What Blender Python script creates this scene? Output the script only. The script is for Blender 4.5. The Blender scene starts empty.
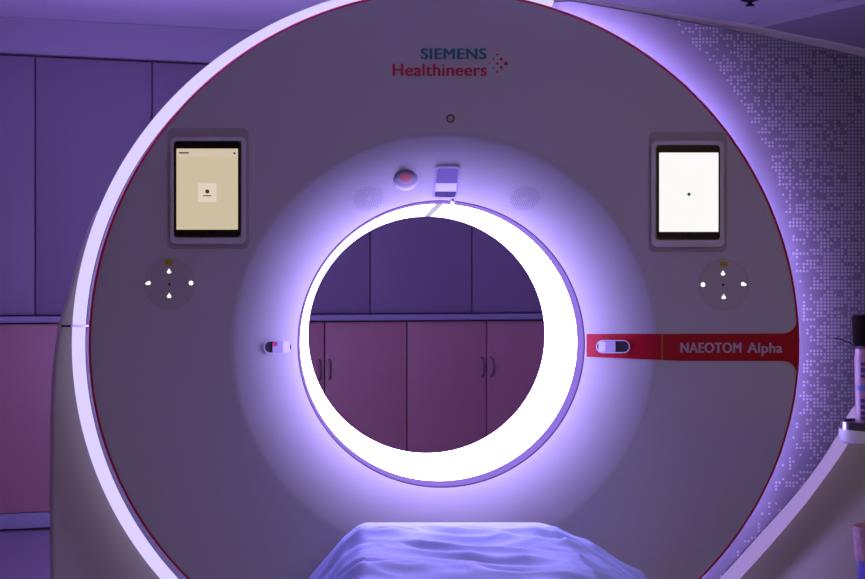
import bpy, bmesh, math, random
from mathutils import Vector, Matrix
random.seed(4)
S = bpy.context.scene
COL = S.collection
PI = math.pi
# ---------------------------------------------------------------- survey constants
F = 1413.0; PX, PY = 355.0, 289.5          # focal length and principal point of the photograph (865x579)
D = 3.914; H = 1.15                          # camera distance to the gantry face (y = 0), camera height
AX, AZ = 0.247, H - 0.1565                   # bore axis
R = 0.9867; RB = 0.936                       # front cover half width / half height of its lower half
RT = 0.410                                   # bore radius
RC = 0.587                                   # radius of the crease of the funnel
YL = 0.138                                   # depth of the funnel lip
def sc(y): return F / (D + y)
def P(px, py, y=0.0):
    s = sc(y); return Vector(((px - PX) / s, y, H - (py - PY) / s))

# ---------------------------------------------------------------- materials
def mat(name, col, rough=0.5, metal=0.0, emit=None, est=1.0, spec=0.5, noise=0.0, nscale=8.0, bump=0.0, bscale=60.0, alpha=None, coat=0.0):
    m = bpy.data.materials.new(name); m.use_nodes = True
    nt = m.node_tree; b = nt.nodes['Principled BSDF']
    b.inputs['Base Color'].default_value = (*col, 1); b.inputs['Roughness'].default_value = rough
    b.inputs['Metallic'].default_value = metal; b.inputs['Specular IOR Level'].default_value = spec
    b.inputs['Coat Weight'].default_value = coat
    if emit:
        b.inputs['Emission Color'].default_value = (*emit, 1); b.inputs['Emission Strength'].default_value = est
    if noise or bump:
        tc = nt.nodes.new('ShaderNodeTexCoord')
    if noise:
        n = nt.nodes.new('ShaderNodeTexNoise'); n.inputs['Scale'].default_value = nscale; n.inputs['Detail'].default_value = 5
        nt.links.new(tc.outputs['Object'], n.inputs['Vector'])
        mx = nt.nodes.new('ShaderNodeMix'); mx.data_type = 'RGBA'
        mx.inputs[6].default_value = (*[c * (1 - noise) for c in col], 1); mx.inputs[7].default_value = (*[min(1, c * (1 + noise)) for c in col], 1)
        nt.links.new(n.outputs['Fac'], mx.inputs[0]); nt.links.new(mx.outputs[2], b.inputs['Base Color'])
    if bump:
        n2 = nt.nodes.new('ShaderNodeTexNoise'); n2.inputs['Scale'].default_value = bscale
        nt.links.new(tc.outputs['Object'], n2.inputs['Vector'])
        bp = nt.nodes.new('ShaderNodeBump'); bp.inputs['Strength'].default_value = bump; bp.inputs['Distance'].default_value = 0.01
        nt.links.new(n2.outputs['Fac'], bp.inputs['Height']); nt.links.new(bp.outputs['Normal'], b.inputs['Normal'])
    return m

def emis(name, col, st):
    m = bpy.data.materials.new(name); m.use_nodes = True
    nt = m.node_tree; nt.nodes.clear()
    o = nt.nodes.new('ShaderNodeOutputMaterial'); e = nt.nodes.new('ShaderNodeEmission')
    e.inputs[0].default_value = (*col, 1); e.inputs[1].default_value = st
    nt.links.new(e.outputs[0], o.inputs[0]); return m

def dotted_panel():
    """grey lacquer printed with a fine grid of pale dots, dropped out at random along rows"""
    m = bpy.data.materials.new('dotted_panel'); m.use_nodes = True
    nt = m.node_tree; N = nt.nodes; L = nt.links; b = N['Principled BSDF']
    b.inputs['Roughness'].default_value = 0.45
    tc = N.new('ShaderNodeTexCoord')
    mp = N.new('ShaderNodeMapping'); mp.inputs['Scale'].default_value = (1 / PITCH,) * 3
    L.new(tc.outputs['Object'], mp.inputs['Vector'])
    sx = N.new('ShaderNodeSeparateXYZ'); L.new(mp.outputs[0], sx.inputs[0])
    def M(op, a, b_=None, c=None):
        n = N.new('ShaderNodeMath'); n.operation = op
        for i, v in enumerate((a, b_, c)):
            if v is None: continue
            if isinstance(v, (int, float)): n.inputs[i].default_value = v
            else: L.new(v, n.inputs[i])
        return n.outputs[0]
    X, Z = sx.outputs[0], sx.outputs[2]
    fx = M('SUBTRACT', M('FRACT', X), 0.5); fz = M('SUBTRACT', M('FRACT', Z), 0.5)
    d = M('SQRT', M('ADD', M('MULTIPLY', fx, fx), M('MULTIPLY', fz, fz)))
    dot = M('MULTIPLY', M('SUBTRACT', 0.40, d), 9.0); 
    cl = N.new('ShaderNodeClamp'); L.new(dot, cl.inputs[0]); dot = cl.outputs[0]
    ix, iz = M('FLOOR', X), M('FLOOR', Z)
    cb = N.new('ShaderNodeCombineXYZ'); L.new(ix, cb.inputs[0]); L.new(iz, cb.inputs[2])
    wn = N.new('ShaderNodeTexWhiteNoise'); wn.noise_dimensions = '3D'; L.new(cb.outputs[0], wn.inputs['Vector'])
    # streaks along the rows
    cs = N.new('ShaderNodeCombineXYZ'); L.new(M('MULTIPLY', ix, 0.13), cs.inputs[0]); L.new(M('MULTIPLY', iz, 0.45), cs.inputs[2])
    ns = N.new('ShaderNodeTexNoise'); ns.inputs['Scale'].default_value = 1.0; ns.inputs['Detail'].default_value = 2.0
    L.new(cs.outputs[0], ns.inputs['Vector'])
    # radial density: none beside the disc, dense towards the outer edge
    rx = M('SUBTRACT', M('MULTIPLY', ix, PITCH), 0.0); rz = M('MULTIPLY', iz, PITCH)
    ox = M('SUBTRACT', rx, 0.0)
    zz = M('SUBTRACT', rz, AZ)
    rad = M('SQRT', M('ADD', M('MULTIPLY', ox, ox), M('MULTIPLY', zz, zz)))
    # wide margin at the top, narrow at the bottom (direction of the diagonal)
    up = M('ADD', M('MAXIMUM', M('MULTIPLY', M('SUBTRACT', zz, 0.25), 0.14), 0.0), 0.035)
    e = M('SUBTRACT', M('SUBTRACT', rad, 0.995), up)
    dens = M('MULTIPLY', e, 3.2)
    thr = M('ADD', M('ADD', M('MULTIPLY', M('MINIMUM', dens, 0.42), 1.0), M('MULTIPLY', M('SUBTRACT', ns.outputs['Fac'], 0.5), 2.6)), M('ADD', 0.42, M('MULTIPLY', M('MINIMUM', zz, 0.0), 0.45)))
    on1 = M('LESS_THAN', wn.outputs['Value'], thr)
    on2 = M('MULTIPLY', M('GREATER_THAN', e, 0.0), M('GREATER_THAN', rx, AX))
    on = M('MULTIPLY', M('MULTIPLY', on1, on2), dot)
    mx = N.new('ShaderNodeMix'); mx.data_type = 'RGBA'
    mx.inputs[6].default_value = (*PANEL, 1); mx.inputs[7].default_value = (0.19, 0.17, 0.195, 1)
    L.new(on, mx.inputs[0]); L.new(mx.outputs[2], b.inputs['Base Color'])
    return m
PITCH = 0.0099
PANEL = (0.070, 0.062, 0.078)

M_ = {}
M_['shell'] = mat('shell_lacquer', (0.60, 0.56, 0.59), 0.42, spec=0.35)
M_['body'] = mat('body_lacquer', (0.56, 0.52, 0.50), 0.5, spec=0.3)
M_['red'] = mat('red_lacquer', (0.52, 0.003, 0.018), 0.45, spec=0.25)
M_['redline'] = mat('red_edge', (0.70, 0.004, 0.06), 0.4)
M_['panel'] = dotted_panel()
M_['tube'] = emis('bore_light', (0.44, 0.365, 1.0), 20.0)
M_['tubeseam'] = emis('bore_seam', (0.78, 0.76, 1.0), 0.72)
M_['ribbon'] = emis('ribbon_light', (0.69, 0.60, 1.0), 1.08)
M_['band'] = emis('trim_glow', (0.56, 0.38, 0.95), 0.62)  # lit edge trim; its brightness is put in as emission
M_['groove'] = mat('groove_plastic_shaded', (0.055, 0.028, 0.07), 0.6, spec=0.2)  # dark plastic, deepened further for the shade inside the groove
M_['dock'] = mat('dock_plastic', (0.70, 0.65, 0.70), 0.4)
M_['dockshade'] = mat('dock_recess_shade', (0.43, 0.39, 0.41), 0.5)  # shade of the recess put into a darker base colour
M_['black'] = mat('black_glass', (0.012, 0.01, 0.014), 0.15)
M_['dark'] = mat('dark_plastic', (0.035, 0.025, 0.045), 0.8, spec=0.1)
M_['cream'] = emis('screen_cream', (0.62, 0.52, 0.36), 1.0)
M_['creamlight'] = emis('screen_card', (0.74, 0.64, 0.50), 1.0)
M_['white_scr'] = emis('screen_white', (0.97, 0.96, 0.95), 1.0)
M_['scrgrey'] = mat('screen_mark', (0.25, 0.22, 0.20), 0.5)
M_['icon'] = emis('icon_light', (1.0, 0.95, 1.0), 1.6)
M_['pad'] = mat('pad_plastic', (0.54, 0.49, 0.50), 0.3)
M_['yellow'] = mat('yellow_print', (0.45, 0.38, 0.02), 0.5)
M_['teal'] = mat('teal_print', (0.0, 0.22, 0.30), 0.5)
M_['crimson'] = mat('crimson_print', (0.66, 0.01, 0.09), 0.5)
M_['lettering'] = mat('pale_print', (0.62, 0.46, 0.55), 0.5)
M_['pillrim'] = mat('pill_rim', (0.66, 0.62, 0.75), 0.4)
M_['whitep'] = mat('white_plastic', (0.85, 0.83, 0.86), 0.4)
M_['lilacp'] = mat('lilac_plastic', (0.50, 0.42, 0.62), 0.4)
M_['sensor'] = mat('sensor_plastic', (0.26, 0.21, 0.29), 0.35)
M_['sensor_red'] = mat('sensor_red', (0.50, 0.10, 0.10), 0.35)
M_['metal'] = mat('polished_metal', (0.30, 0.27, 0.38), 0.18, metal=1.0)
M_['chromedark'] = mat('dark_metal', (0.10, 0.09, 0.16), 0.25, metal=0.6)
M_['sheet'] = mat('blue_sheet', (0.47, 0.56, 0.95), 0.7, bump=0.05, bscale=60)
M_['tabletop'] = mat('table_plastic', (0.6, 0.58, 0.6), 0.4)
M_['upper'] = mat('cupboard_laminate', (0.27, 0.20, 0.27), 0.5, noise=0.03, nscale=2)
M_['pink'] = mat('door_laminate', (0.43, 0.20, 0.20), 0.5, noise=0.06, nscale=3)
M_['counter'] = mat('counter_laminate', (0.32, 0.29, 0.39), 0.4)
M_['gap'] = mat('gap_shadow', (0.06, 0.05, 0.06), 0.8)
M_['handle'] = mat('handle_metal', (0.22, 0.13, 0.18), 0.35, metal=0.4)
M_['wall'] = mat('wall_paint', (0.55, 0.52, 0.58), 0.8, noise=0.03, nscale=1.5, bump=0.05)
M_['wall_unseen'] = mat('bounce_wall_tone', (0.28, 0.25, 0.13), 0.85)  # unseen walls: dark warm tone added to cut blue bounce light
M_['ceil'] = mat('ceiling_paint', (0.72, 0.68, 0.76), 0.85, noise=0.03, nscale=1.0)
M_['floor'] = mat('floor_vinyl', (0.29, 0.25, 0.31), 0.35, noise=0.08, nscale=14)
M_['bottle'] = mat('pink_plastic', (0.60, 0.28, 0.42), 0.4)
M_['label_blue'] = mat('blue_print', (0.16, 0.22, 0.70), 0.5)
M_['label_dark'] = mat('violet_print', (0.09, 0.04, 0.25), 0.5)
M_['cap'] = mat('brown_cap', (0.015, 0.006, 0.006), 0.9, spec=0.1)
M_['wrap'] = mat('patterned_wrap', (0.55, 0.28, 0.34), 0.45, noise=0.75, nscale=60)
M_['violet'] = mat('violet_plastic', (0.16, 0.09, 0.50), 0.35)

# ---------------------------------------------------------------- helpers
OFF = {}
def finish(me, ang=35):
    for p in me.polygons: p.use_smooth = True
    me.set_sharp_from_angle(angle=math.radians(ang))
def thing(name, label, cat, loc=(0, 0, 0), rotz=0.0, group=None):
    o = bpy.data.objects.new(name, None); COL.objects.link(o)
    o.location = loc; o.rotation_euler = (0, 0, rotz); o.empty_display_size = 0.1
    o['label'] = label; o['category'] = cat
    if group: o['group'] = group
    OFF[o.name] = Vector(loc) if rotz == 0 else Vector((0, 0, 0))
    return o
def obj(name, bm, mats, parent=None, label=None, world=True, ang=35, recalc=True):
    """world=True: coordinates are given in world space and shifted to the parent's origin"""
    me = bpy.data.meshes.new(name)
    if recalc: bmesh.ops.recalc_face_normals(bm, faces=bm.faces)
    off = OFF.get(parent.name, Vector((0, 0, 0))) if (parent is not None and world) else Vector((0, 0, 0))
    if off.length: bmesh.ops.translate(bm, verts=bm.verts, vec=-off)
    bm.to_mesh(me); bm.free()
    for m in (mats if isinstance(mats, (list, tuple)) else [mats]): me.materials.append(m)
    finish(me, ang)
    o = bpy.data.objects.new(name, me); COL.objects.link(o)
    if parent is not None: o.parent = parent; OFF[o.name] = off
    if label: o['label'] = label
    return o
def struct(name, bm, m):
    o = obj(name, bm, m); o['kind'] = 'structure'; return o
def tag(o, label, cat, group=None):
    o['label'] = label; o['category'] = cat
    if group: o['group'] = group
    return o
def box(bm, a, b, bev=0.0, mi=0, mtx=None):
    v = [Vector((x, y, z)) for x in (a[0], b[0]) for y in (a[1], b[1]) for z in (a[2], b[2])]
    vs = [bm.verts.new(mtx @ p if mtx else p) for p in v]
    idx = [(0, 1, 3, 2), (4, 6, 7, 5), (0, 4, 5, 1), (2, 3, 7, 6), (0, 2, 6, 4), (1, 5, 7, 3)]
    fs = [bm.faces.new([vs[i] for i in f]) for f in idx]
    for f in fs: f.material_index = mi
    if bev:
        es = list({e for f in fs for e in f.edges})
        r = bmesh.ops.bevel(bm, geom=es, offset=bev, segments=3, profile=0.5, affect='EDGES')
        for f in r['faces']: f.material_index = mi
    return bm
def B(a, b, bev=0.0): return box(bmesh.new(), a, b, bev)
def tube(bm, pts, r, n=10, cap=True, radii=None):
    pts = [Vector(p) for p in pts]; rings = []
    up = Vector((0.13, 0.31, 0.94)).normalized()
    for i, p in enumerate(pts):
        t = (pts[min(i + 1, len(pts) - 1)] - pts[max(i - 1, 0)]).normalized()
        if abs(t.dot(up)) > 0.97: u = t.cross(Vector((1, 0, 0))).normalized()
        else: u = t.cross(up).normalized()
        w = t.cross(u); rr = radii[i] if radii else r
        rings.append([bm.verts.new(p + rr * (math.cos(2 * PI * k / n) * u + math.sin(2 * PI * k / n) * w)) for k in range(n)])
    for a, b in zip(rings, rings[1:]):
        for k in range(n): bm.faces.new((a[k], a[(k + 1) % n], b[(k + 1) % n], b[k]))
    if cap: bm.faces.new(rings[0]); bm.faces.new(rings[-1][::-1])
    return bm
def lathe_z(bm, prof, c, n=40, mi=None, close=False):
    rings = []
    for r, z in prof:
        rings.append([bm.verts.new((c[0] + r * math.cos(2 * PI * k / n), c[1] + r * math.sin(2 * PI * k / n), c[2] + z)) for k in range(n)])
    for i, (a, b) in enumerate(zip(rings, rings[1:])):
        for k in range(n):
            f = bm.faces.new((a[k], a[(k + 1) % n], b[(k + 1) % n], b[k]))
            if mi: f.material_index = mi[i]
    if close:
        bm.faces.new(rings[0]); bm.faces.new(rings[-1])
    return bm
# --- everything on the gantry is radial about the bore axis: radius as a function of angle
def ringmesh(rings, n=256, a0=0.0, a1=2 * PI, mi=None, loop=False):
    """rings = [(radius function or number, y)], swept round the bore axis"""
    bm = bmesh.new(); full = abs(a1 - a0 - 2 * PI) < 1e-6
    cnt = n if full else n + 1
    vs = []
    for rf, y in rings:
        row = []
        for k in range(cnt):
            a = a0 + (a1 - a0) * k / n
            r = rf(a) if callable(rf) else rf
            row.append(bm.verts.new((AX + r * math.cos(a), y, AZ + r * math.sin(a))))
        vs.append(row)
    pairs = list(zip(vs, vs[1:])) + ([(vs[-1], vs[0])] if loop else [])
    for i, (p, q) in enumerate(pairs):
        for k in range(n):
            k2 = (k + 1) % cnt
            f = bm.faces.new((p[k], p[k2], q[k2], q[k]))
            if mi: f.material_index = mi[i]
    if loop and not full:
        bm.faces.new([row[0] for row in vs]); bm.faces.new([row[-1] for row in vs])
    return bm
def disc_out(a):
    c, s = math.cos(a), math.sin(a); b = R if s > 0 else RB
    return 1 / math.sqrt((c / R) ** 2 + (s / b) ** 2)
def ell(A, Bv): return lambda a: 1 / math.sqrt((math.cos(a) / A) ** 2 + (math.sin(a) / Bv) ** 2)
def radial(pts):
    """closed outline of world (x, z) points, star shaped about the axis -> r(angle), smoothed"""
    q = sorted(((math.atan2(z - AZ, x - AX) % (2 * PI), math.hypot(x - AX, z - AZ)) for x, z in pts))
    n = len(q)
    def f(a):
        a %= 2 * PI
        i = 0
        while i < n and q[i][0] <= a: i += 1
        def g(j):
            w, j2 = divmod(j, n); return q[j2][0] + 2 * PI * w, q[j2][1]
        (t0, r0), (t1, r1), (t2, r2), (t3, r3) = g(i - 2), g(i - 1), g(i), g(i + 1)
        h = t2 - t1; u = (a - t1) / h
        def lim(x, y):
            return 0 if x * y <= 0 else math.copysign(min(abs(x + y) / 2, 2.5 * abs(x), 2.5 * abs(y)), x)
        d = (r2 - r1) / h
        m1 = lim((r1 - r0) / (t1 - t0), d); m2 = lim(d, (r3 - r2) / (t3 - t2))
        return (2*u**3 - 3*u**2 + 1) * r1 + (u**3 - 2*u**2 + u) * h * m1 + (-2*u**3 + 3*u**2) * r2 + (u**3 - u**2) * h * m2
    return f
def shrink(f, d): return lambda a: (f(a) if callable(f) else f) - d
def ysurf(r):
    if r >= RC: return 0.0
    u = (RC - r) / (RC - 0.413); u = min(u, 1.05)
    return YL * (0.55 * u + 0.45 * u ** 2.0)
def onface(px, py, lift=0.0):
    y = 0.0
    for _ in range(40):
        p = P(px, py, y); r = math.hypot(p.x - AX, p.z - AZ)
        y = 0.5 * y + 0.5 * ysurf(r)
    return P(px, py, y - lift)
def patch(outline, lift=0.002, thick=0.004, grid=None, bm=None, mi=0):
    """closed outline in survey pixels laid on the front surface as a thin solid following it"""
    bm = bm or bmesh.new()
    a = [bm.verts.new(onface(x, y, lift)) for x, y in outline]
    b = [bm.verts.new(onface(x, y, lift - thick)) for x, y in outline]
    f1 = bm.faces.new(a); f2 = bm.faces.new(b[::-1]); f1.material_index = f2.material_index = mi
    n = len(a)
    for i in range(n):
        f = bm.faces.new((a[i], b[i], b[(i + 1) % n], a[(i + 1) % n])); f.material_index = mi
    return bm
def rrect(x0, y0, x1, y1, r, n=6, skew=0.0):
    o = []
    for cx, cy, a0 in ((x1 - r, y0 + r, -90), (x1 - r, y1 - r, 0), (x0 + r, y1 - r, 90), (x0 + r, y0 + r, 180)):
        for k in range(n + 1):
            a = math.radians(a0 + 90 * k / n)
            x, y = cx + r * math.cos(a), cy + r * math.sin(a)
            o.append((x + skew * (y0 - y), y))
    return o
def circ(x, y, rx, ry=None, n=32):
    ry = ry or rx
    return [(x + rx * math.cos(2 * PI * k / n), y + ry * math.sin(2 * PI * k / n)) for k in range(n)]
def frame_patch(o1, o2, lift, thick, bm=None):
    """a raised rim between two outlines with the same number of points"""
    bm = bm or bmesh.new(); n = len(o1)
    rows = [[bm.verts.new(onface(x, y, l)) for x, y in o] for o, l in ((o1, lift - thick), (o1, lift), (o2, lift), (o2, lift - thick))]
    for p, q in zip(rows, rows[1:]):
        for i in range(n): bm.faces.new((p[i], p[(i + 1) % n], q[(i + 1) % n], q[i]))
    return bm
def text(name, body, x0, x1, ybase, yl, cap_px, mt, parent, weight=0.0, lift=0.003, spacing=1.0, shifts=((0, 0),)):
    """lettering as thin solid mesh on the front cover between survey x0 and x1, cap height in pixels"""
    cu = bpy.data.curves.new('tmp', 'FONT'); cu.body = body; cu.size = 1.0; cu.extrude = 0.0; cu.offset = weight
    cu.space_character = spacing
    to = bpy.data.objects.new('tmp', cu); COL.objects.link(to)
    dg = bpy.context.evaluated_depsgraph_get(); dg.update()
    me = bpy.data.meshes.new_from_object(to.evaluated_get(dg))
    bpy.data.objects.remove(to); 
    xs = [v.co.x for v in me.vertices]; mnx, mxx = min(xs), max(xs)
    caph = CAPH
    bm = bmesh.new()
    for dx, dy in shifts:
        n0 = len(bm.verts); bm.from_mesh(me); bm.verts.ensure_lookup_table()
        for v in bm.verts[n0:]: v.co.x += dx; v.co.y += dy; v.co.z = 0.0005 * shifts.index((dx, dy))
    bpy.data.meshes.remove(me); mnx += shifts[0][0]; mxx += shifts[-1][0]
    for v in bm.verts:
        px = x0 + (v.co.x - mnx) / (mxx - mnx) * (x1 - x0); py = ybase - v.co.y / caph * cap_px
        v.co = onface(px, py, lift + v.co.z)
    g = bmesh.ops.extrude_face_region(bm, geom=list(bm.faces))
    for e in g['geom']:
        if isinstance(e, bmesh.types.BMVert): e.co.y += 0.0022
    return obj(name, bm, mt, parent, recalc=True, ang=20)

CAPH = 0.70
def measure_cap():
    cu = bpy.data.curves.new('tmp', 'FONT'); cu.body = 'H'; to = bpy.data.objects.new('tmp', cu); COL.objects.link(to)
    dg = bpy.context.evaluated_depsgraph_get(); dg.update(); me = bpy.data.meshes.new_from_object(to.evaluated_get(dg)); bpy.data.objects.remove(to)
    h = max(v.co.y for v in me.vertices); bpy.data.meshes.remove(me); return h
CAPH = measure_cap()
B3 = ((-0.033, 0), (-0.011, 0), (0.011, 0), (0.033, 0)); B2 = ((-0.02, 0), (0, 0), (0.02, 0))
# ================================================================= GANTRY
gantry = thing('ct_scanner', 'huge ring-shaped white scanner gantry with a glowing round bore and red stripe', 'scanner', (AX, 0.55, 0))
# front cover: funnel, flat face, rolled red edge
prof = [(0.4135, YL + 0.006), (0.4125, YL + 0.001)]
for i in range(1, 25):
    r = 0.4135 + (RC - 0.4135) * i / 24; prof.append((r, ysurf(r)))
mi = [0] * (len(prof) - 1)
def mixr(t, inset=0.0):
    return lambda a: (1 - t) * RC + t * (disc_out(a) - inset)
for t in (0.02, 0.25, 0.5, 0.75, 0.97): prof.append((mixr(t, 0.0095), 0.0)); mi.append(0)
prof.append((shrink(disc_out, 0.0085), 0.0002)); mi.append(0)
for ins, y in ((0.0030, 0.0020), (0.0, 0.008), (0.0, 0.032), (0.006, 0.040)): prof.append((shrink(disc_out, ins), y)); mi.append(1)
prof.append((0.60, 0.040)); mi.append(0)
obj('front_cover', ringmesh(prof, 288, mi=mi), [M_['shell'], M_['redline']], gantry, ang=50)

# bore: grooved lip, luminous tube
obj('bore_groove', ringmesh([(0.4145, YL + 0.004), (0.410, YL + 0.008), (0.4085, YL + 0.03), (0.412, 0.20), (0.409, 0.262), (0.425, 0.27), (0.43, YL + 0.01)], 192, loop=True), M_['groove'], gantry)
obj('bore_light', ringmesh([(0.410, 0.268), (0.4105, 0.40), (0.4105, 0.90), (0.4095, 0.970), (0.418, 0.974), (0.420, 0.268)], 192, loop=True), M_['tube'], gantry, label='luminous white bore liner')
obj('bore_seam', ringmesh([(0.4092, 0.272), (0.4088, 0.966), (0.410, 0.966), (0.410, 0.272)], 6, a0=PI / 2 - 0.035, a1=PI / 2 + 0.02, loop=True), M_['tubeseam'], gantry)

# wing panel and ribbons
YW = 0.12; sW = sc(YW)
R2A, R2B = 1.058, 1.032
rib_out = ell(R2A, R2B); rib_in = ell(R2A - 0.040, R2B - 0.038)
WINGPX = [(565.5, 0), (600, 5), (640, 12), (680, 19.5), (748, 32.5), (808, 44), (865, 57), (915, 72), (950, 98), (970, 150), (975, 230), (962, 300), (925, 352), (890, 383), (856, 405), (841, 430), (823, 459), (803, 486), (783, 509.5), (762, 532.5), (742, 555), (721.6, 577), (690, 608), (640, 648), (580, 680)]
wing_pts = [((x - PX) / sW, H - (y - PY) / sW) for x, y in WINGPX]
angs_left = [math.radians(a) for a in list(range(76, 268, 8)) + [272]]
wing_pts += [(AX + rib_in(a) * math.cos(a), AZ + rib_in(a) * math.sin(a)) for a in angs_left]
wing = radial(wing_pts)
obj('side_panel', ringmesh([(0.93, YW), (shrink(wing, 0.004), YW), (wing, YW + 0.004), (wing, YW + 0.03), (0.93, YW + 0.03)], 360, loop=True), M_['panel'], gantry, label='grey panel printed with a grid of pale dots')
a_r0 = math.radians(72)
def ribband(inner, outer, a0, a1, y, n, th=0.05):
    mid = lambda a: 0.5 * (inner(a) + outer(a))
    return ringmesh([(inner, y + 0.012), (shrink(inner, -0.005), y + 0.003), (mid, y), (shrink(outer, 0.006), y + 0.003), (outer, y + 0.012), (outer, y + th), (inner, y + th)], n, a0=a0, a1=a1, loop=True)
obj('light_ribbon', ribband(lambda a: 0.9925 * rib_in(a) + 0.009, lambda a: 0.9925 * rib_out(a), a_r0, math.radians(268), 0.082, 220, 0.08), M_['ribbon'], gantry, label='glowing lilac white light ribbon')
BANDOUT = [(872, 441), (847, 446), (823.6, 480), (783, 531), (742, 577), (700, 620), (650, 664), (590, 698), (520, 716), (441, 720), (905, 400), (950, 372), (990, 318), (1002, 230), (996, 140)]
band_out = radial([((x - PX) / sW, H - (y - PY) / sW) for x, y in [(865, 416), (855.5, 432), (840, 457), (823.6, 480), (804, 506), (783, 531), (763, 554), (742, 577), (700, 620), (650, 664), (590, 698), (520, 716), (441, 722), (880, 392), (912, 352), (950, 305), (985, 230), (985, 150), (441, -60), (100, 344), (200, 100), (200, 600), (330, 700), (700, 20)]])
obj('lit_trim_band', ribband(shrink(wing, -0.001), band_out, math.radians(-88), math.radians(14), YW - 0.01, 140), M_['band'], gantry, label='lilac edge trim band with its lit look put in as glow')
# led strip under the rim of the front cover
def led(a0, a1, n, m):
    return obj('led_strip', ringmesh([(shrink(disc_out, 0.030), 0.047), (shrink(disc_out, 0.018), 0.047), (shrink(disc_out, 0.018), 0.054), (shrink(disc_out, 0.030), 0.054)], n, a0=a0, a1=a1, loop=True), m, gantry)
for d0_, d1_, e_ in ((-90, -30, 95), (-30, 10, 125), (10, 35, 140), (35, 55, 180), (55, 110, 230), (110, 150, 120), (150, 190, 60), (190, 270, 36)):
    led(math.radians(d0_), math.radians(d1_), (d1_ - d0_), emis('led_light', (0.44, 0.33, 1.0), e_))
obj('cover_frame', ringmesh([(0.80, 0.041), (0.84, 0.041), (0.84, YW + 0.05), (0.80, YW + 0.05)], 128, loop=True), M_['dark'], gantry)

# body shell
YB = 0.165; sB = sc(YB)
BODYPX = [(92.7, 214.6), (80, 248), (70, 279), (62.5, 305), (58, 320), (54, 345), (51, 370), (49.3, 400), (48.5, 450), (48.5, 520), (49, 579), (49.5, 640), (50, 684),
          (120, 687), (250, 687), (400, 687), (550, 687), (700, 687), (850, 687), (960, 686),
          (962, 640), (963, 520), (966, 430), (980, 340), (992, 260), (990, 170), (972, 105), (930, 68), (865, 47), (808, 35), (772, 27.5), (748, 23), (680, 12.0), (620, 3), (565, -4)]
body_pts = [((x - PX) / sB, max(0.004, H - (y - PY) / sB)) for x, y in BODYPX]
body_pts += [(AX + 0.985 * rib_out(a) * math.cos(a), AZ + 0.985 * rib_out(a) * math.sin(a)) for a in [math.radians(d) for d in range(78, 157, 6)]]
body = radial(body_pts)
def backr(k): return lambda a: 0.43 + (body(a) - 0.43) * (k if math.sin(a) > -0.55 else (k + 1) / 2 if False else k)
def lowclip(f):
    def g(a):
        r = f(a); s = math.sin(a)
        if s < 0: r = min(r, (AZ - 0.004) / -s)
        return r
    return g
obj('body_shell', ringmesh([(0.43, YB), (0.92, YB), (shrink(body, 0.02), YB), (shrink(body, 0.006), YB + 0.006), (body, YB + 0.02), (lowclip(body), 0.55), (lowclip(backr(0.97)), 0.85), (lowclip(backr(0.90)), 0.97), (0.9, 1.0), (0.44, 0.995), (0.422, 0.976), (0.422, 0.28), (0.43, YB + 0.11)], 360, loop=True), M_['body'], gantry, ang=50)
# dark joint across the left of the shell
p0 = P(57.5, 326, YB); p1 = P(74, 326, YB)
obj('shell_joint', B((p0.x + 0.012, YB - 0.0015, p0.z - 0.003), (p1.x + 0.02, YB + 0.004, p0.z + 0.003)), M_['dark'], gantry)
p0 = P(70, 326, .081); p1 = P(86, 326, .081)
obj('ribbon_joint', B((p0.x + 0.003, .0805, p0.z - 0.0025), (p1.x, YW + 0.004, p0.z + 0.0025)), M_['lilacp'], gantry)

# red stripe with flared outer end, following funnel and face
bm = bmesh.new()
xs = [586.5 + (662 - 586.5) * i / 26 for i in range(27)] + [662 + (776 - 662) * i / 12 for i in range(1, 13)] + [778, 782, 786, 790, 793, 795.5, 797.5]
rows = []
for x in xs:
    t = (x - 586.5) / (799 - 586.5)
    yt = 334.2 - 0.8 * t; yb = 356.8 + 4.2 * min(1, t * 2.2)
    if x > 783:
        q = (x - 783) / 14.5; fl = 15 * (1 - math.sqrt(max(0, 1 - q * q)))
        yt -= fl; yb += fl
    rows.append([onface(x, yt + (yb - yt) * j / 4, 0.0016) for j in range(5)])
for r_ in rows: r_[:] = [bm.verts.new(p) for p in r_]
for p, q in zip(rows, rows[1:]):
    for j in range(4): bm.faces.new((p[j], q[j], q[j + 1], p[j + 1]))
g = bmesh.ops.extrude_face_region(bm, geom=list(bm.faces))
for e in g['geom']:
    if isinstance(e, bmesh.types.BMVert): e.co.y += 0.003
stripe = obj('red_stripe', bm, M_['red'], gantry, ang=40)
bm = patch([(661.6, 334.3), (662.8, 334.3), (662.8, 360.5), (661.6, 360.5)], 0.0022, 0.003)
obj('stripe_seam', bm, mat('amber_line', (0.5, 0.16, 0.04), 0.5), stripe)
text('model_lettering', 'NAEOTOM', 680.5, 741.5, 352.6, 0, 9.8, M_['lettering'], stripe, weight=0.0, lift=0.0035, spacing=1.08, shifts=B3)
text('model_lettering', 'Alpha', 747.5, 782.5, 352.6, 0, 9.8, M_['lettering'], stripe, weight=0.0, lift=0.0035, spacing=1.06, shifts=B2)
text('maker_lettering', 'SIEMENS', 420.8, 486.6, 59.0, 0, 10.6, M_['teal'], gantry, weight=0.0, lift=0.0015, spacing=1.08, shifts=B3)
text('maker_lettering', 'Healthineers', 392.5, 486.8, 75.8, 0, 12.2, M_['crimson'], gantry, weight=0.0, lift=0.0015, spacing=1.06, shifts=((-0.026, 0), (0, 0), (0.026, 0)))
bm = bmesh.new()
for x, y, d in ((688, 133, 9), (710, 157, 13), (735, 181, 17), (710, 203, 13), (688, 226, 9), (668, 157, 7), (688, 181, 11), (668, 203, 7), (645, 181, 5)):
    patch(circ(370 + x / 5.41, 30 + y / 5.41, d * 0.66 / 5.41, n=16), 0.0015, 0.002, bm=bm)
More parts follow.
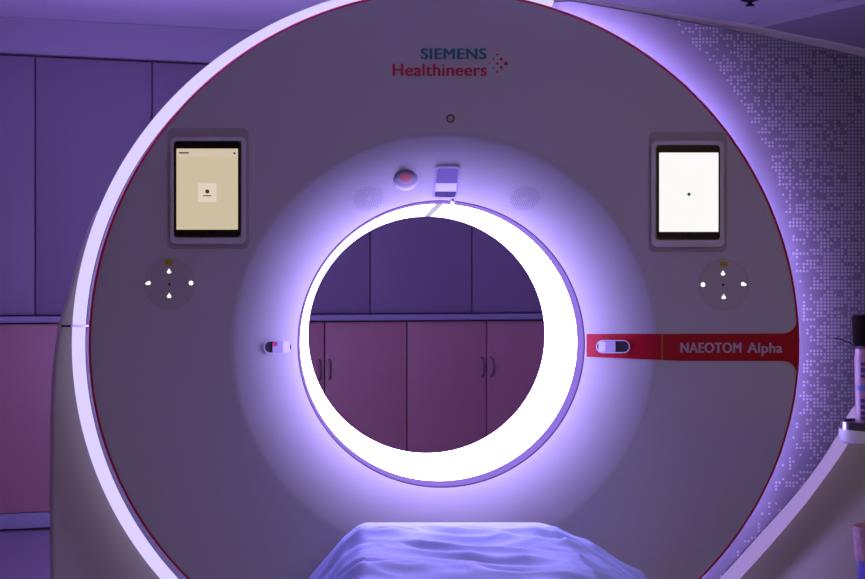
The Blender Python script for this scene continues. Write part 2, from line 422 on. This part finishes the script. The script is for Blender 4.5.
obj('maker_emblem', bm, M_['crimson'], gantry, label='crimson arrowhead of dots')

# small camera in the face
cam_ring = obj('camera_rim', frame_patch(circ(450.5, 118.5, 4.4), circ(450.5, 118.5, 2.7), 0.004, 0.005), mat('rim_plastic', (0.12, 0.06, 0.10), 0.4), gantry)
obj('camera_lens', patch(circ(450.5, 118.5, 2.7), 0.0015, 0.002), mat('lens_glass', (0.55, 0.42, 0.42), 0.2), cam_ring)

# tablet docks and tablets
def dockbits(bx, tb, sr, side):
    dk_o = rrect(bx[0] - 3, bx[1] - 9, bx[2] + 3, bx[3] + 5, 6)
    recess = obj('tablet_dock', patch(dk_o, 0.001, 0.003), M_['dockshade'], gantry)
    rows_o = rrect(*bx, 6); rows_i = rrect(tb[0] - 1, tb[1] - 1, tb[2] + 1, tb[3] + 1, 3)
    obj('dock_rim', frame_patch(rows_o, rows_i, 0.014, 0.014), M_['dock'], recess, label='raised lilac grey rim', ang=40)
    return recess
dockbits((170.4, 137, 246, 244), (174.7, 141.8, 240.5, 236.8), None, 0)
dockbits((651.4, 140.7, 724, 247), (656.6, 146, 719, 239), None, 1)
def slab(x0, y0, x1, y1, r, ya, yb, bev=0.0):
    bm = bmesh.new(); o = rrect(x0, y0, x1, y1, r)
    a = [bm.verts.new(P(x, y, 0) + Vector((0, ya, 0))) for x, y in o]; b = [bm.verts.new(P(x, y, 0) + Vector((0, yb, 0))) for x, y in o]
    bm.faces.new(a); bm.faces.new(b[::-1]); n = len(o)
    for i in range(n): bm.faces.new((a[i], b[i], b[(i + 1) % n], a[(i + 1) % n]))
    return bm
def tablet(tb, sr, label, smat):
    c = P((tb[0] + tb[2]) / 2, tb[3], 0)
    t = thing('tablet_computer', label, 'tablet', (c.x, -0.005, c.z), group=None)
    obj('tablet_body', slab(*tb, 3, -0.0115, -0.0015), M_['black'], t)
    s = obj('screen', slab(*sr, 0.4, -0.0122, -0.0112), smat, t)
    return t, s
t1, s1 = tablet((174.9, 142, 240.3, 236.6), (177, 149, 238.3, 229.8), 'tablet in the left dock showing a dim cream page', M_['cream'])
cd = obj('message_card', slab(198.5, 183.5, 217, 202.2, 0.4, -0.0128, -0.012), M_['creamlight'], s1)
obj('page_icon', slab(205.8, 189.8, 209.8, 193.8, 1.9, -0.0133, -0.0126), M_['scrgrey'], s1)
obj('page_caption', slab(203.5, 195.6, 212, 196.6, 0.3, -0.0133, -0.0126), mat('caption_print', (0.45, 0.38, 0.3), 0.5), s1)
obj('header_bar', slab(177.3, 149.3, 238, 157.2, 0.3, -0.0127, -0.012), emis('header_glow', (0.66, 0.55, 0.42), 1.0), s1)
obj('header_mark', slab(179.5, 152.6, 189.5, 154.0, 0.3, -0.0133, -0.0126), mat('header_print', (0.5, 0.36, 0.28), 0.5), s1)
obj('header_icon', slab(233.8, 152.6, 236, 154.8, 1, -0.0133, -0.0126), M_['scrgrey'], s1)
t2, s2 = tablet((656.8, 146.2, 718.8, 238.8), (658.3, 153, 717.3, 232), 'tablet in the right dock with a bright blank white page', M_['white_scr'])
obj('page_icon', slab(686.2, 192.9, 689.6, 196.3, 1.6, -0.0128, -0.012), mat('icon_grey', (0.5, 0.5, 0.5), 0.5), s2)
obj('home_button', slab(686, 234, 690, 237.6, 1.7, -0.0124, -0.011), M_['dark'], t2)
obj('home_button', slab(206, 231.8, 209.8, 235.2, 1.6, -0.0124, -0.011), M_['dark'], t1)

# touch control pads
def arrow(x, y, kind, s=2.15):
    if kind == 'dot': return circ(x, y, s, n=16)
    tri = {'up': [(0, -1.25), (.45, -.2), (1.05, .35), (.6, 1.05), (-.6, 1.05), (-1.05, .35), (-.45, -.2)],
           'left': [(-1.3, .25), (-.4, -.5), (.5, -.9), (1.15, -.4), (1.15, .6), (.3, .85), (-.9, .75)],
           'right': [(1.3, .25), (.4, -.5), (-.5, -.9), (-1.15, -.4), (-1.15, .6), (-.3, .85), (.9, .75)]}[kind]
    return [(x + s * p, y + s * q) for p, q in tri]
def pad(cx, cy, r, ups, yel, l, rr):
    p = obj('control_pad', patch(circ(cx, cy, r, n=48), 0.0012, 0.003), M_['pad'], gantry, ang=30)
    for x, y in ups: obj('button_light', patch(arrow(x, y, 'up'), 0.002, 0.001), M_['icon'], p)
    obj('button_light', patch(arrow(*l), 0.002, 0.001), M_['icon'], p)
    obj('button_light', patch(arrow(*rr), 0.002, 0.001), M_['icon'], p)
    obj('button_mark', patch(rrect(yel[0] - 4, yel[1] - 2.4, yel[0] + 4, yel[1] + 2.4, 1), 0.002, 0.001), M_['yellow'], p, label='small yellow mark')
    obj('center_mark', patch(circ(cx - 0.5, cy + 0.3, 1.3, n=12), 0.002, 0.001), M_['dark'], p)
    obj('pad_rim', frame_patch(circ(cx, cy, r + .3, n=48), circ(cx, cy, r - .5, n=48), 0.0016, 0.002), mat('pad_edge', (0.50, 0.44, 0.47), .4), p)
pad(169.8, 283.8, 25.5, [(169, 271), (169.1, 295.5)], (168.8, 262.2), (148, 283, 'left'), (191, 283, 'dot'))
pad(723.6, 284.5, 25.5, [(723, 273), (723.7, 296.6)], (723.8, 264), (703, 284.6, 'dot'), (743.7, 284, 'right'))

# funnel details
def fan(outline, c, lift, dome, rings=6, mi=None):
    """domed cap over an outline"""
    bm = bmesh.new(); n = len(outline); rows = []
    for j in range(rings):
        t = 1 - j / rings
        rows.append([bm.verts.new(onface(c[0] + (x - c[0]) * t, c[1] + (y - c[1]) * t, lift + dome * math.sqrt(max(0, 1 - t * t)))) for x, y in outline])
    top = bm.verts.new(onface(c[0], c[1], lift + dome))
    for i, (p, q) in enumerate(zip(rows, rows[1:])):
        for k in range(n):
            f = bm.faces.new((p[k], p[(k + 1) % n], q[(k + 1) % n], q[k])); f.material_index = 1 if i >= 2 and mi else 0
    for k in range(n):
        f = bm.faces.new((rows[-1][k], rows[-1][(k + 1) % n], top)); f.material_index = 1 if mi else 0
    base = bm.faces.new(rows[0][::-1]); base.material_index = 0
    return bm
sens = obj('sensor_housing', fan(circ(405.5, 180, 13, 11), (405.5, 180), -0.001, 0.008), M_['sensor'], gantry)
obj('sensor_window', fan(circ(405.5, 177.8, 8.5, 7), (405.5, 177.8), 0.0045, 0.0035, mi=1), [M_['sensor'], M_['sensor_red']], sens, label='dull red window')
def grille(cx, cy, rx, ry):
    bm = bmesh.new(); n = 150
    for i in range(6, n):
        rr = math.sqrt(i / n); a = i * 2.39996 * 1.0
        patch(circ(cx + rx * rr * math.cos(a), cy + ry * rr * math.sin(a) - 0.12 * rx * rr * math.cos(a), 0.48, n=6), 0.0008, 0.001, bm=bm)
    return obj('speaker_grille', bm, mat('grille_hole', (0.20, 0.16, 0.26), 0.6), gantry, ang=20)
grille(368.5, 198.5, 15, 12); grille(525, 198.5, 15, 12)
# display window above the bore
wo = rrect(435.3, 166.4, 460.3, 198.6, 3.5, skew=0.10); wi = rrect(437.2, 168.3, 458.4, 196.9, 2.4, skew=0.10)
win = obj('position_display', frame_patch(wo, wi, 0.003, 0.004), M_['lilacp'], gantry)
def inner(y0, y1, m, lf=0.002, nm='display_glass'):
    k = 0.10
    q = [(437.4 - k * (y0 - 168), y0), (458.4 - k * (y0 - 168) , y0), (458.4 - k * (y1 - 168), y1), (437.4 - k * (y1 - 168), y1)]
    return obj(nm, patch([(x + 0.0, y) for x, y in q], lf, 0.002), m, win)
inner(168.2, 183.2, mat('display_upper', (0.28, 0.22, 0.46), 0.2)); inner(183.2, 191.5, M_['whitep'], nm='display_reflection'); inner(191.5, 196.0, mat('display_lower', (0.07, 0.05, 0.16), 0.2))  # the white strip is a reflection put in as a white piece
# small knob on the lip
obj('lip_knob', fan(circ(452.5, 202, 2.2, n=16), (452.5, 202), 0.0, 0.006, 4), M_['whitep'], gantry)
# pill-shaped laser windows left and right of the bore
def pill(x0, y0, x1, y1, segs, up=0.0):
    o = rrect(x0, y0, x1, y1, (y1 - y0) / 2 - 0.01); i = rrect(x0 + 1.1, y0 + 1.1, x1 - 1.1, y1 - 1.1, (y1 - y0) / 2 - 1.15)
    p = obj('laser_window', frame_patch(o, i, 0.0045 + up, 0.0055 + up), M_['pillrim'], gantry)
    for a, b, ya, yb, m, nm in segs:
        obj(nm, patch(rrect(a, ya, b, yb, min(1.0, (b - a) / 3) if nm != 'window_recess' else (yb - ya) / 2 - 0.1), up + 0.0030 + (0 if nm == 'window_recess' else 0.002 if nm == 'laser_mark' else 0.001), 0.002), m, p)
pill(263.5, 340.3, 292.5, 353.6, [(264.8, 291.5, 341.5, 352.5, M_['dark'], 'window_recess'), (272.5, 283, 341.6, 352.4, M_['lilacp'], 'window_slide'), (282.6, 290, 341.4, 352.6, M_['whitep'], 'lit_reflector'), (273, 277.5, 341.8, 346.4, mat('laser_mark', (0.75, 0.01, 0.12), 0.4), 'laser_mark')])  # white reflector pieces: light catching them is put into the colour
pill(596, 340, 630, 353.2, [(597.2, 628.8, 341.1, 352.1, M_['dark'], 'window_recess'), (598.5, 605.5, 341.4, 351.8, M_['whitep'], 'lit_reflector'), (605.2, 615.5, 341.2, 352.0, M_['lilacp'], 'window_slide')], up=0.0015)

# ================================================================= ROOM (rotated about 17 degrees against the scanner)
T = 0.30; PH = math.atan(T); NN = math.sqrt(1 + T * T); D0 = 7.2
UX = Vector((1, T, 0)) / NN; VX = Vector((-T, 1, 0)) / NN; O0 = Vector((0, D0 - D, 0))
RM = Matrix(((UX.x, VX.x, 0, O0.x), (UX.y, VX.y, 0, O0.y), (0, 0, 1, 0), (0, 0, 0, 1)))
def W(u, v, z=0): return RM @ Vector((u, v, z))
def upx(px, v=0.0):
    d0 = D0 + v * NN; k = (px - PX) / F
    d = d0 / (1 - T * k); X = k * d
    p = Vector((X, d - D, 0)) - O0
    return p.dot(UX)
CZ = 2.475
def rbox(u0, v0, z0, u1, v1, z1, bev=0.0): return box(bmesh.new(), (u0, v0, z0), (u1, v1, z1), bev, mtx=RM)
U0, U1, V0, V1 = -4.0, 4.0, -9.0, 0.62
struct('floor', rbox(U0, V0, -0.1, U1, V1, 0.0), M_['floor'])
struct('ceiling', rbox(U0, V0, CZ, U1, V1, CZ + 0.1), M_['ceil'])
struct('wall_back', rbox(U0, V1, 0, U1, V1 + 0.1, CZ), M_['wall'])
struct('wall_front', rbox(U0, V0 - 0.1, 0, U1, V0, CZ), M_['wall_unseen'])
struct('wall_left', rbox(U0 - 0.1, V0, 0, U0, V1, CZ), M_['wall_unseen'])
struct('wall_right', rbox(U1, V0, 0, U1 + 0.1, V1, CZ), M_['wall_unseen'])
# bulkhead above the wall cupboards
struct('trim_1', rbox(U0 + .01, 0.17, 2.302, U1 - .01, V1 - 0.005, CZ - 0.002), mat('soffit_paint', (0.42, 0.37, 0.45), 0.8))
# dropped ceiling section right behind the scanner
ca = Vector((2.01, 6.94 - D, 0)); cb_ = Vector((2.30, 6.38 - D, 0)); dd = (cb_ - ca).normalized()
pA = ca - dd * 0.25; pB = cb_ + dd * 4.0; nn = Vector((-dd.y, dd.x, 0)); nn = nn if nn.x > 0 else -nn
bm = bmesh.new()
q = [pA, pB, pB + nn * 1.2, pA + nn * 1.2]
lo = [bm.verts.new((p.x, p.y, CZ - 0.035)) for p in q]; hi = [bm.verts.new((p.x, p.y, CZ - 0.001)) for p in q]
bm.faces.new(lo); bm.faces.new(hi)
for i in range(4): bm.faces.new((lo[i], lo[(i + 1) % 4], hi[(i + 1) % 4], hi[i]))
struct('trim_2', bm, mat('bulkhead_paint', (0.46, 0.42, 0.44), 0.85))

# cupboards
def upper_unit(u0, w):
    r = thing('wall_cupboard', '', 'cupboard', W(u0, 0.2, 0), PH)
    obj('carcass', B((0, 0.022, 1.024), (w, 0.40, 2.298)), M_['upper'], r, world=False)
    obj('door', B((0.004, 0.0, 1.026), (w - 0.004, 0.02, 2.292), 0.002), M_['upper'], r, world=False)
    return r
def base_unit(u0, w):
    r = thing('base_cabinet', '', 'cabinet', W(u0, 0.0, 0), PH)
    obj('carcass', B((0, 0.022, 0.001), (w, 0.60, 0.99)), M_['gap'], r, world=False)
    obj('plinth', B((0, 0.004, 0.012), (w, 0.021, 0.0845), 0.002), M_['counter'], r, world=False)
    for k in (0, 1):
        a = k * w / 2
        d = obj('door', B((a + 0.0035, 0.0, 0.088), (a + w / 2 - 0.0035, 0.02, 0.984), 0.002), M_['pink'], r, world=False)
        hx = w / 2 + (-0.026 if k == 0 else 0.026); bm = bmesh.new()
        tube(bm, [(hx, 0.001, 0.795), (hx, -0.022, 0.788), (hx, -0.030, 0.775), (hx, -0.033, 0.745), (hx, -0.030, 0.715), (hx, -0.022, 0.702), (hx, 0.001, 0.695)], 0.005, 8)
        obj('handle', bm, M_['handle'], d, world=False)
    return r
def copy_tree(o, parent=None):
    c = o.copy(); COL.objects.link(c)
    if parent: c.parent = parent
    for ch in list(o.children): copy_tree(ch, c)
    return c
us = [upx(32, 0.2 ), upx(152, 0.2), upx(371, 0.2), upx(472, 0.2)]
wu = (us[3] - us[1]) / 3
ulab = ['wall cupboard at the left edge of the photo behind the scanner', 'tall plain wall cupboard between the two left seams, beside the light ribbon', 'wall cupboard behind the upper left of the scanner, right of the second seam', 'wall cupboard seen at the left inside the bore, above the counter', 'wall cupboard seen in the middle of the bore, above the counter', 'wall cupboard seen at the right inside the bore, above the counter']
proto = upper_unit(us[1] - 2 * wu, wu)
for i in range(6):
    o = proto if i == 0 else copy_tree(proto)
    o.location = W(us[1] + (i - 2) * wu, 0.2, 0); o['label'] = ulab[i]; o['group'] = 'wall cupboards behind the scanner'
ls = [upx(324), upx(407), upx(486)]
wl = (ls[2] - ls[0])
blab = ['pink base cabinet at the left edge beside the scanner body', 'pink base cabinet mostly hidden behind the left of the scanner', 'pink base cabinet seen at the left inside the bore', 'pink base cabinet seen at the right inside the bore, handles near its centre']
proto = base_unit(ls[1] - 3 * wl, wl)
for i in range(4):
    o = proto if i == 0 else copy_tree(proto)
    o.location = W(ls[1] + (i - 3) * wl, 0, 0); o['label'] = blab[i]; o['group'] = 'base cabinets under the counter'
cu = obj('worktop', rbox(ls[1] - 3 * wl - 0.02, -0.02, 0.992, ls[1] + wl + 0.02, 0.60, 1.020, 0.003), M_['counter'])
tag(cu, 'long purple-grey worktop running over the pink base cabinets', 'worktop')

# small ceiling fixture
p = P(750, 3, 2.2); 
zc = CZ; dep = F * (CZ - H) / (PY + 1); c = Vector(((750 - PX) / F * dep, dep - D, CZ))
sp = thing('ceiling_sprinkler', 'small dark fitting hanging from the ceiling above the dotted panel', 'sprinkler', (c.x, c.y, CZ))
bm = lathe_z(bmesh.new(), [(0.04, -0.001), (0.04, -0.006), (0.02, -0.012)], c, 24, close=True); obj('plate', bm, M_['dark'], sp)
bm = lathe_z(bmesh.new(), [(0.012, -0.011), (0.010, -0.022), (0.020, -0.026), (0.022, -0.030)], c, 20, close=True); obj('head', bm, M_['dark'], sp)

# ================================================================= PATIENT TABLE AND SHEET
YT0, YT1 = -0.17, -2.3
sT = sc(YT0); xl, xr = (362 - PX) / sT, (543 - PX) / sT; zt = H - (522.5 - PY) / sT
tab = thing('patient_table', 'scanner patient table under a blue sheet in front of the bore', 'table', ((xl + xr) / 2, -1.2, 0))
obj('tabletop', B((xl + 0.02, YT1, zt - 0.07), (xr - 0.02, YT0 - 0.01, zt - 0.012), 0.02), M_['tabletop'], tab)
obj('lift_column', B((xl + 0.08, -1.6, 0.05), (xr - 0.08, -0.55, zt - 0.071), 0.02), M_['tabletop'], tab)
obj('base', B((xl - 0.02, -1.9, 0.001), (xr + 0.02, -0.45, 0.05), 0.015), M_['tabletop'], tab)
from mathutils import noise as mn
bm = bmesh.new(); NXg, NYg = 150, 150
cs = [(-0.30, -0.40), (-0.235, -0.30), (-0.150, -0.165), (-0.05, -0.040), (-0.012, -0.008), (0.012, 0.0)]   # left drape (dx, dz)
rs = [(-0.012, 0.0), (0.015, -0.006), (0.09, -0.040), (0.22, -0.120), (0.33, -0.22), (0.40, -0.36)]
path = [(xl + a, zt + b) for a, b in cs] + [(xl + (xr - xl) * k / 8, zt) for k in range(1, 8)] + [(xr + a, zt + b) for a, b in rs]
ln = [0]
for (a, b), (c_, d_) in zip(path, path[1:]): ln.append(ln[-1] + math.hypot(c_ - a, d_ - b))
def along(t):
    s_ = t * ln[-1]; i = 0
    while i < len(ln) - 2 and ln[i + 1] < s_: i += 1
    u = (s_ - ln[i]) / (ln[i + 1] - ln[i]); return path[i][0] + u * (path[i + 1][0] - path[i][0]), path[i][1] + u * (path[i + 1][1] - path[i][1])
grid = []
for j in range(NYg + 1):
    v = j / NYg; y = YT0 + (YT1 + 0.5 - YT0) * (v ** 1.15); row = []
    for i in range(NXg + 1):
        x, z = along(i / NXg)
        drop = max(0, zt - z)
        far = min(1, (YT0 - y) / 0.16) ** 1.5
        w = 0.0
        a = mn.noise(Vector((x * 3.2 + y * 1.1, y * 6.5 + x * 1.8, 1.7)))
        b2 = mn.noise(Vector((x * 5 - y * 2, y * 13 + x * 5, 5.1)))
        w += 0.016 * (1 - abs(a) * 3.2) * (0.4 + 0.6 * (a > -0.4)) + 0.008 * (1 - abs(b2) * 3)
        w += 0.0012 * mn.noise(Vector((x * 22, y * 22, 0.3)))
        w += 0.02 * drop * 4 * mn.noise(Vector((x * 6, y * 5.0, 9.0)))
        z2 = z + max(-0.010, w) * far * (1 if drop < 0.002 else 1.3)
        if drop > 0.01: x += 0.02 * mn.noise(Vector((y * 6, z * 4, 3.0))) * min(1, drop * 8)
        yy = y + (0 if j else 0) 
        row.append(bm.verts.new((x, yy, max(z2, 0.02))))
    grid.append(row)
# short hem hanging at the far end
hem = [bm.verts.new((v_.co.x, YT0 + 0.006, max(v_.co.z - 0.05, 0.02))) for v_ in grid[0]]
grid.insert(0, hem)
for a, b in zip(grid, grid[1:]):
    for i in range(NXg): bm.faces.new((a[i], a[i + 1], b[i + 1], b[i]))
sh = obj('drape_sheet', bm, M_['sheet'], ang=180)
so = sh.modifiers.new('thickness', 'SOLIDIFY'); so.thickness = 0.0015
tag(sh, 'crumpled blue disposable sheet draped over the patient table', 'sheet')

# ================================================================= STAND AT THE RIGHT EDGE
YS = -0.75; sS = sc(YS)
def Q(px, py): return P(px, py, YS)
hc = Q(872, 434); stx = Q(893, 434).x
rr = (872 - 841.5) / sS
st = thing('equipment_stand', 'equipment stand at the right edge carrying a white ring holder', 'stand', (stx + 0.06, YS, 0))
px_ = stx + 0.075
obj('pole', tube(bmesh.new(), [(px_, YS + 0.02, 0.06), (px_, YS + 0.02, 1.35)], 0.014, 16), M_['lilacp'], st)
bm = lathe_z(bmesh.new(), [(0.22, 0.001), (0.22, 0.02), (0.18, 0.04), (0.03, 0.062)], (px_, YS + 0.02, 0), 40, close=True); obj('base', bm, M_['lilacp'], st)
zt_, zm, zb = Q(0, 421.5).z, Q(0, 429).z, Q(0, 441).z
bm = lathe_z(bmesh.new(), [(rr * 0.90, zm), (rr * 1.02, zm), (rr * 1.04, zm - 0.006), (rr * 1.0, zb), (rr * 0.90, zb - 0.004), (rr * 0.02, zb - 0.004), (rr * 0.02, zb + 0.002), (rr * 0.88, zb + 0.002), (rr * 0.90, zm)], (hc.x, YS, 0), 48)
ho = obj('ring_holder', bm, M_['whitep'], st, label='white ring holder')
bm = lathe_z(bmesh.new(), [(rr * 0.90, zm + 0.0005), (rr * 0.99, zm + 0.0005), (rr * 0.99, zt_), (rr * 0.93, zt_ + 0.002), (rr * 0.90, zt_), (rr * 0.90, zm + 0.0005)], (hc.x, YS, 0), 48)
obj('metal_rim', bm, M_['metal'], ho, label='dark polished metal rim')
obj('bracket', B((hc.x + rr * 0.95, YS - 0.012, zb + 0.002), (px_, YS + 0.03, zm - 0.004), 0.002), M_['whitep'], st)
# bottle standing in the ring holder
bc = Q(879, 0).x; br = (879 - 855.3) / sS
b0 = zb + 0.004; bt = Q(0, 346).z
bo = thing('dispenser_bottle', 'pink bottle with violet lettering and dark cap standing in the ring holder', 'bottle', (hc.x + .0, YS, b0))
bcx = hc.x + 0.004; br = min(br, rr * 0.84)
br = bcx - Q(856, 0).x
bm = lathe_z(bmesh.new(), [(br * 0.55, b0), (br * 0.93, b0 + 0.002), (br * 0.96, b0 + 0.02), (br, b0 + 0.1), (br * 1.04, bt - 0.03), (br * 0.98, bt - 0.006), (br * 0.6, bt)], (bcx, YS, 0), 48, close=True)
obj('bottle_body', bm, M_['bottle'], bo)
ct = Q(0, 315).z
bm = lathe_z(bmesh.new(), [(br * 1.0, bt + 0.0005), (br * 1.13, bt + 0.008), (br * 1.16, ct - 0.004), (br * 1.10, ct), (br * .2, ct)], (bcx, YS, 0), 40, close=True)
cap = obj('cap', bm, M_['cap'], bo)
def label_ring(a0, a1, z0, z1, m, nm, par, rad=1.035):
    bm = bmesh.new(); n = 10; A = []; Bq = []
    for k in range(n + 1):
        a = math.radians(a0 + (a1 - a0) * k / n)
        A.append([bm.verts.new((bcx + r_ * math.cos(a), YS + r_ * math.sin(a), z)) for r_, z in ((br * rad, z0), (br * (rad + .02), z0), (br * (rad + .02), z1), (br * rad, z1))])
    for p, q in zip(A, A[1:]):
        for j in range(4): bm.faces.new((p[j], p[(j + 1) % 4], q[(j + 1) % 4], q[j]))
    bm.faces.new(A[0]); bm.faces.new(A[-1][::-1])
    return obj(nm, bm, m, par)
label_ring(192, 240, Q(0, 389.5).z, Q(0, 385).z, M_['label_blue'], 'label_band', bo)
# heavy vertical lettering strokes on the label
for y0, y1 in ((362, 365), (367, 372), (374, 377), (398, 402), (404, 408), (410.5, 414), (415.5, 419)):
    label_ring(209, 240, Q(0, y1).z, Q(0, y0).z, M_['label_dark'], 'label_lettering', bo)
bm = tube(bmesh.new(), [Q(835.5, 338.2) + Vector((0, 0.01, 0)), Q(841, 339.5), Q(848, 342), Q(854, 345.2), Q(862, 345.5)], 0.0013, 8)
obj('wire', bm, M_['cap'], bo, label='thin dark wire')
# lower wrapped pot on its violet sleeve
zc0, zc1 = Q(0, 560).z, Q(0, 526).z
lc = Q(878, 0).x
pt = thing('wrapped_pot', 'small pot in brownish patterned wrap on a violet sleeve, bottom right corner', 'container', (lc, YS, zc0 - 0.12))
r0 = lc - Q(856.5, 0).x; r1 = lc - Q(854, 0).x
bm = lathe_z(bmesh.new(), [(r0 * 0.2, zc0), (r0, zc0), (r1, zc1), (r1 * .93, zc1), (r0 * .9, zc0 + 0.03), (r0 * .1, zc0 + 0.03)], (lc, YS, 0), 32, close=True)
obj('wrap', bm, M_['wrap'], pt)
r2 = lc - Q(858.5, 0).x
bm = lathe_z(bmesh.new(), [(r2, zc0 - 0.12), (r2, zc0 - 0.0005)], (lc, YS, 0), 32, close=True); obj('sleeve', bm, M_['violet'], pt)
obj('tray', B((lc - r1 * 1.1, YS - 0.06, zc0 - 0.128), (px_, YS + 0.06, zc0 - 0.121), 0.002), M_['lilacp'], st)

# ================================================================= LIGHT
def area(name, loc, sx, sy, col, e, rot=(0, 0, 0)):
    l = bpy.data.lights.new(name, 'AREA'); l.shape = 'RECTANGLE'; l.size = sx; l.size_y = sy; l.color = col; l.energy = e
    o = bpy.data.objects.new(name, l); COL.objects.link(o); o.location = loc; o.rotation_euler = rot; return o
PUR = (0.36, 0.20, 1.0)
def alamp(n, u, v, sx, sy, c, e, rx=0): area(n, W(u, v, CZ - 0.06), sx, sy, c, e, (rx, 0, PH))
alamp('added_purple_lamp', -1.6, -2.6, 1.2, 0.5, PUR, 22)  # unseen ceiling lamps added for the purple light at the back
alamp('added_purple_lamp', 1.9, -1.4, 1.4, 0.4, PUR, 14)
alamp('added_front_fill', -0.9, -7.4, 2.0, 1.2, (1.0, 0.82, 0.40), 34)  # unseen warm fill added behind the camera
area('added_uplight', (1.2, 1.75, 1.75), 0.9, 0.3, PUR, 4, (PI, 0, 0))  # free-floating uplights added behind the gantry to brighten the ceiling
area('added_uplight', (-0.9, 1.75, 1.75), 0.9, 0.3, PUR, 9, (PI, 0, 0))
w = bpy.data.worlds.new('world'); S.world = w; w.use_nodes = True
w.node_tree.nodes['Background'].inputs[0].default_value = (0.2, 0.12, 0.4, 1); w.node_tree.nodes['Background'].inputs[1].default_value = 0.0

# ================================================================= CAMERA
cam = bpy.data.cameras.new('camera'); co = bpy.data.objects.new('camera', cam); COL.objects.link(co)
cam.sensor_width = 36.0; cam.lens = F * 36.0 / 865.0; cam.shift_x = (432.5 - PX) / 865.0; cam.shift_y = 0.0
co.location = (0, -D, H); co.rotation_euler = (PI / 2, 0, 0); cam.clip_start = 0.05
S.camera = co
S.view_settings.view_transform = 'Standard'; S.view_settings.look = 'None'; S.view_settings.exposure = 0.0; S.view_settings.gamma = 1.0
S.view_settings.use_curve_mapping = False
